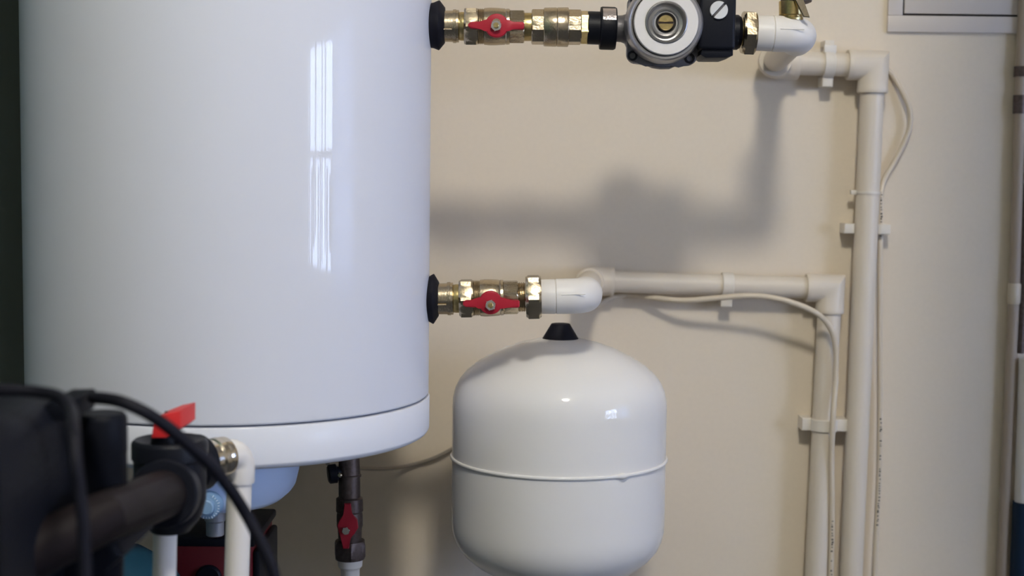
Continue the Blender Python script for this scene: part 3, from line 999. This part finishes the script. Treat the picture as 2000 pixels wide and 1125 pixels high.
pu = thing('pipe_union', 'large dark hexagonal nut below the valve under the heater', 'pipe fitting', dpt(1080), 'brass pipe unions')
obj('hexagonal_nut', hexnut(B(), dpt(1060), dd, 37 * ds, 34 * ds, 0.35, 6, 0.2), BRASSD, pu, 20)
obj('plastic_sleeve', dlathe([(1096, 24), (1098, 25), (1112, 24), (1116, 20), (1118, 19)]), PPR, pu, 30, label='white plastic sleeve')
pipe('pipe', [dpt(1114), dpt(1114) + dd * 0.45], 18.5 * ds, 'white pipe going down from the dark nut under the heater', PPR)

gc, _ = cable('cable', [(640, 905, 1.80), (700, 914, 1.90), (760, 915, 1.97), (800, 909, YW - 0.006), (845, 896, YW - 0.006), (885, 876, YW - 0.006), (930, 850, YW - 0.006)], 0.0028, 'thin grey cable on the wall from under the heater to behind the tank', GREYC)

# ================================================================ left foreground: black pump, black valve, white pipes
# valve centre
VYF = 1.27
vcp = P(332, 905, VYF)
vsx = mpp(VYF)
tv = thing('three_way_valve', 'black plastic diverter valve with bright red lever in front of the heater', 'valve', vcp)
ztop = P(332, 857, VYF).z
obj('valve_body', lathe(B(), (vcp.x, VYF, ztop), (0, 0, -1), ((0.004, 40 * vsx), (0.001, 60 * vsx), (0, 68 * vsx), (0.002, 73 * vsx), (0.004, 74.5 * vsx), (0.017, 74.5 * vsx), (0.019, 71 * vsx), (0.030, 70 * vsx), (0.034, 71 * vsx), (0.055, 70 * vsx),
                                                           (0.070, 62 * vsx), (0.078, 48 * vsx), (0.084, 38 * vsx)), 64), BLACK, tv, 35)
sF = mpp(1.372)
fp_top, fp_bot = P(467, 960, 1.372), P(462, 1125, 1.372)
fd = (fp_bot - fp_top).normalized()
FE = fp_top - fd * (80 * sF)                              # corner of the front elbow
o0 = P(346, 914, 1.305)
od = (FE - o0).normalized()
ol = (FE - o0).length
obj('outlet_collar', lathe(B(), o0, od, ((0.0, 0.021), (0.016, 0.0225), (0.018, 0.0265), (ol - 0.052, 0.0265), (ol - 0.048, 0.022)), 48), BLACK, tv, 35)
i0 = P(338, 958, VYF)
ie = P(200, 1012, 1.02)
idr = (ie - i0).normalized()
obj('inlet_ring', lathe(B(), i0, idr, ((0.0, 0.026), (0.022, 0.027), (0.024, 0.0300), (0.044, 0.0300), (0.046, 0.0285), (0.046, 0.020)), 48), BLACK, tv, 35)
lev = obj('lever_handle', slab(B(), [P(300, 818, 1.248), P(328, 807, 1.248), P(353, 802, 1.248), P(353, 836, 1.248), P(342, 845, 1.248), P(326, 849, 1.248), P(324, 856, 1.248), P(295, 856, 1.248)], (0.004, 0.040, 0.001), 0.0015, 2), REDB, tv, 30, label='bright red lever')
lc = P(329, 806, 1.268)
obj('lever_hole', lathe(B(), (lc.x, lc.y, lc.z - 0.0035), (0.22, 0, 1), ((0, 0.0042), (0.004, 0.0042)), 20), GAP, lev, 0)
obj('lever_stem', lathe(B(), (vcp.x - 0.004, VYF, ztop - 0.004), (0, 0, 1), ((0, 0.013), (0.008, 0.012)), 24), BLACK, tv, 30)
fu = thing('pipe_union', 'shiny brass union between black valve and white elbow in front of heater', 'pipe fitting', FE - od * 0.04, 'brass pipe unions')
obj('union_ring', lathe(B(), FE - od * 0.047, od, ((0, 0.0155), (0.002, 0.0186), (0.008, 0.0192), (0.010, 0.0175), (0.012, 0.0192), (0.017, 0.0196), (0.019, 0.0180), (0.021, 0.0188), (0.026, 0.0186), (0.029, 0.0155)), 48), CHROME, fu, 30)
fe = thing('pipe_elbow', 'white elbow with brass union in front of the heater bottom', 'pipe elbow', FE, 'white front elbows')
rF = 30 * sF
pts = [FE - od * 0.0255, FE - od * 0.024] + arc_pts(FE, od, fd, rF * 1.02, 12) + [FE + fd * 0.0285, FE + fd * 0.0300, FE + fd * 0.0302]
obj('elbow_body', sweep(B(), pts, [rF * 0.9, rF * 0.97] + [rF] * 13 + [rF, rF * 0.97, rF * 0.8], 48), PPR, fe, 40)
pipe('pipe', [FE + fd * 0.029, fp_bot + fd * 0.5], 24.7 * sF, 'white pipe going down from the front elbow, crossed by black cable', PPR)
q0, q1 = P(323, 1030, VYF), P(321, 1125, VYF)
pipe('pipe', [q0, q1 + (q1 - q0).normalized() * 0.45], 23.2 * vsx, 'white pipe going down under the black valve', PPR)

# pump
PY = 0.98
ps = mpp(PY)
pb = P(60, 900, PY)
pump = thing('water_pump', 'big black electric pump in the lower left corner', 'pump', P(0, 1125, PY))
obj('motor_casing', solid(B(), [P(-420, 764, 1.06), P(60, 764, 1.06), P(100, 770, 1.06), P(126, 784, 1.06), P(142, 812, 1.06), P(146, 900, 1.06), P(148, 1130, 1.06), P(130, 1400, 1.06), P(-420, 1400, 1.06)], 0.16, 0.006), PUMPBLACK, pump, 40)
cy0 = P(197, 806, 1.09)
cs = mpp(1.09)
obj('pump_head', lathe(B(), (cy0.x, 1.09, cy0.z), (0, 0, -1), ((0.0, 20 * cs), (0.0, 44 * cs), (0.002, 49 * cs), (0.005, 51 * cs), (0.030, 51 * cs), (0.032, 50 * cs), (0.09, 50 * cs), (0.095, 44 * cs), (0.13, 40 * cs)), 56), PUMPBLACK, pump, 35)
obj('outlet_pipe', sweep(B(), [P(-150, 1170, 0.96), P(60, 1080, 0.985), ie, i0 + idr * 0.035], [50 * cs, 50 * cs, 48 * cs, 0.0215], 40), PIPEBLACK, pump, 40)
obj('cable_gland', solid(B(), [P(126, 772, 1.07), P(142, 760, 1.07), P(184, 759, 1.07), P(187, 764, 1.07), P(184, 796, 1.07), P(178, 800, 1.07), P(128, 800, 1.07)], 0.05, 0.003, 2), PUMPBLACK, pump, 40)
obj('volute_casing', solid(B(), [P(150, 985, 1.12), P(240, 975, 1.12), P(285, 1000, 1.12), P(300, 1030, 1.12), P(262, 1062, 1.12), P(205, 1098, 1.12), P(150, 1128, 1.12), P(80, 1180, 1.12), P(80, 1000, 1.12)], 0.09, 0.008, 3), PUMPBLACK, pump, 40)

bc, _ = cable('power_cable', [(182, 777, 1.045), (208, 779, 1.03), (240, 786, 1.02), (285, 806, 1.02), (330, 836, 1.03), (375, 874, 1.04), (415, 912, 1.05), (450, 956, 1.06), (480, 1003, 1.07), (506, 1052, 1.07), (526, 1096, 1.07), (540, 1140, 1.07), (560, 1240, 1.07), (575, 1400, 1.07)], 0.0047,
              'thick black power cable arching from the pump past the red lever', RUBBER)
bc2, _ = cable('power_cable', [(-80, 764, 0.97), (20, 762, 0.97), (80, 766, 0.97), (118, 776, 0.96), (138, 800, 0.94), (144, 840, 0.90), (148, 900, 0.885), (155, 960, 0.885), (160, 1000, 0.885), (164, 1060, 0.885), (166, 1200, 0.885)], 0.0042,
               'black cable lying over the top edge of the big pump', RUBBER)

# ================================================================ red unit and blue tank below
RY = 1.60
ra, rb = P(344, 1046, RY), P(492, 1046, RY)
rl = P(344, 1056, RY)
ru = thing('pump_controller', 'red box with black lid behind the two white pipes', 'control box', (ra.x, RY, rl.z - 0.12))
obj('casing', box(B(), (ra.x - 0.002, RY, rl.z - 0.13), (rb.x, RY + 0.14, rl.z - 0.004), 0.004), REDD, ru, 30)
obj('lid', box(B(), (ra.x - 0.005, RY - 0.004, rl.z - 0.006), (rb.x + 0.004, RY + 0.145, rl.z + 0.004), 0.003), BLACK, ru, 30)
obj('side_plate', box(B(), (rb.x + 0.0002, RY + 0.004, rl.z - 0.13), (rb.x + 0.008, RY + 0.13, rl.z - 0.012), 0.003), BLACK, ru, 30)
kc = P(408, 1128, RY)
obj('round_knob', lathe(B(), (kc.x, RY + 0.002, kc.z), (0, -1, 0), ((0, 0.015), (0.006, 0.015), (0.008, 0.013)), 32), BLACK, ru, 30)
obj('wall_arm', box(B(), (ra.x, RY + 0.13, rl.z - 0.10), (rb.x - 0.07, YW, rl.z - 0.07), 0.002), STEEL, ru, 0)
tc_ = P(190, 1066, 1.50)
bt = thing('pressure_tank', 'blue pressure tank top low behind the black pump', 'tank', (tc_.x, 1.52, 0))
obj('shell', lathe(B(), (tc_.x, 1.52, 0.0), (0, 0, 1), ((0.12, 0.06), (0.16, 0.085), (0.20, 0.09), (tc_.z - 0.08, 0.09), (tc_.z - 0.05, 0.085), (tc_.z - 0.03, 0.072), (tc_.z - 0.012, 0.045), (tc_.z - 0.008, 0.015)), 64), BLUE, bt, 40)
obj('foot', lathe(B(), (tc_.x, 1.52, 0.0), (0, 0, 1), ((0.0, 0.085), (0.13, 0.075)), 40), BLUE, bt, 40)

# ================================================================ right edge: conduit, white pipe and hose
c0, c1, c2 = P(1994, 150, YW - 0.010), P(1981, 570, YW - 0.010), P(1956, 1125, YW - 0.010)
cdd = (c2 - c0).normalized()
cond = thing('conduit', 'beige conduit running down the wall at the right picture edge', 'conduit', c1)
obj('tube', sweep(B(), [c0 - cdd * 0.3, c0 + cdd * 0.0, c1, c2, c2 + cdd * 0.45], 0.0076, 24), CONDUIT, cond, 40)
obj('coupling', sweep(B(), [c1 - cdd * 0.012, c1 - cdd * 0.010, c1 + cdd * 0.014, c1 + cdd * 0.017], [0.0078, 0.0088, 0.0088, 0.0078], 24), CABLEW, cond, 40, label='pale coupling sleeve')
obj('saddle', sweep(B(), [P(1993, 186, YW - 0.010), P(1992, 222, YW - 0.010)], 0.0095, 24), BRASSD, cond, 30, label='dark saddle')
obj('saddle', sweep(B(), [P(1996, 130, YW - 0.010), P(1995, 150, YW - 0.010)], 0.0105, 24), BRASSD, cond, 30, label='dark saddle')
pipe('pipe', [P(2008, 700, YW - 0.018), P(1999, 985, YW - 0.018)], 0.0125, 'white pipe end at the right edge beside the conduit', PPR)
pipe('hose', [P(1999, 980, YW - 0.018), P(1993, 1130, YW - 0.018), P(1983, 1400, YW - 0.018)], 0.0145, 'dark blue hose at the lower right corner beside the conduit', BLUED)
bpy.data.objects['hose']['category'] = 'hose'
tx = P(2012, 560, YW - 0.03)
ds_ = P(2006, 560, YW).x
pipe('pipe', [P(2010, 100, YW - 0.012), P(1999, 580, YW - 0.012), P(1993, 690, YW - 0.012)], 0.005, 'thin dark pipe close beside the conduit, upper right edge', BRASSD)
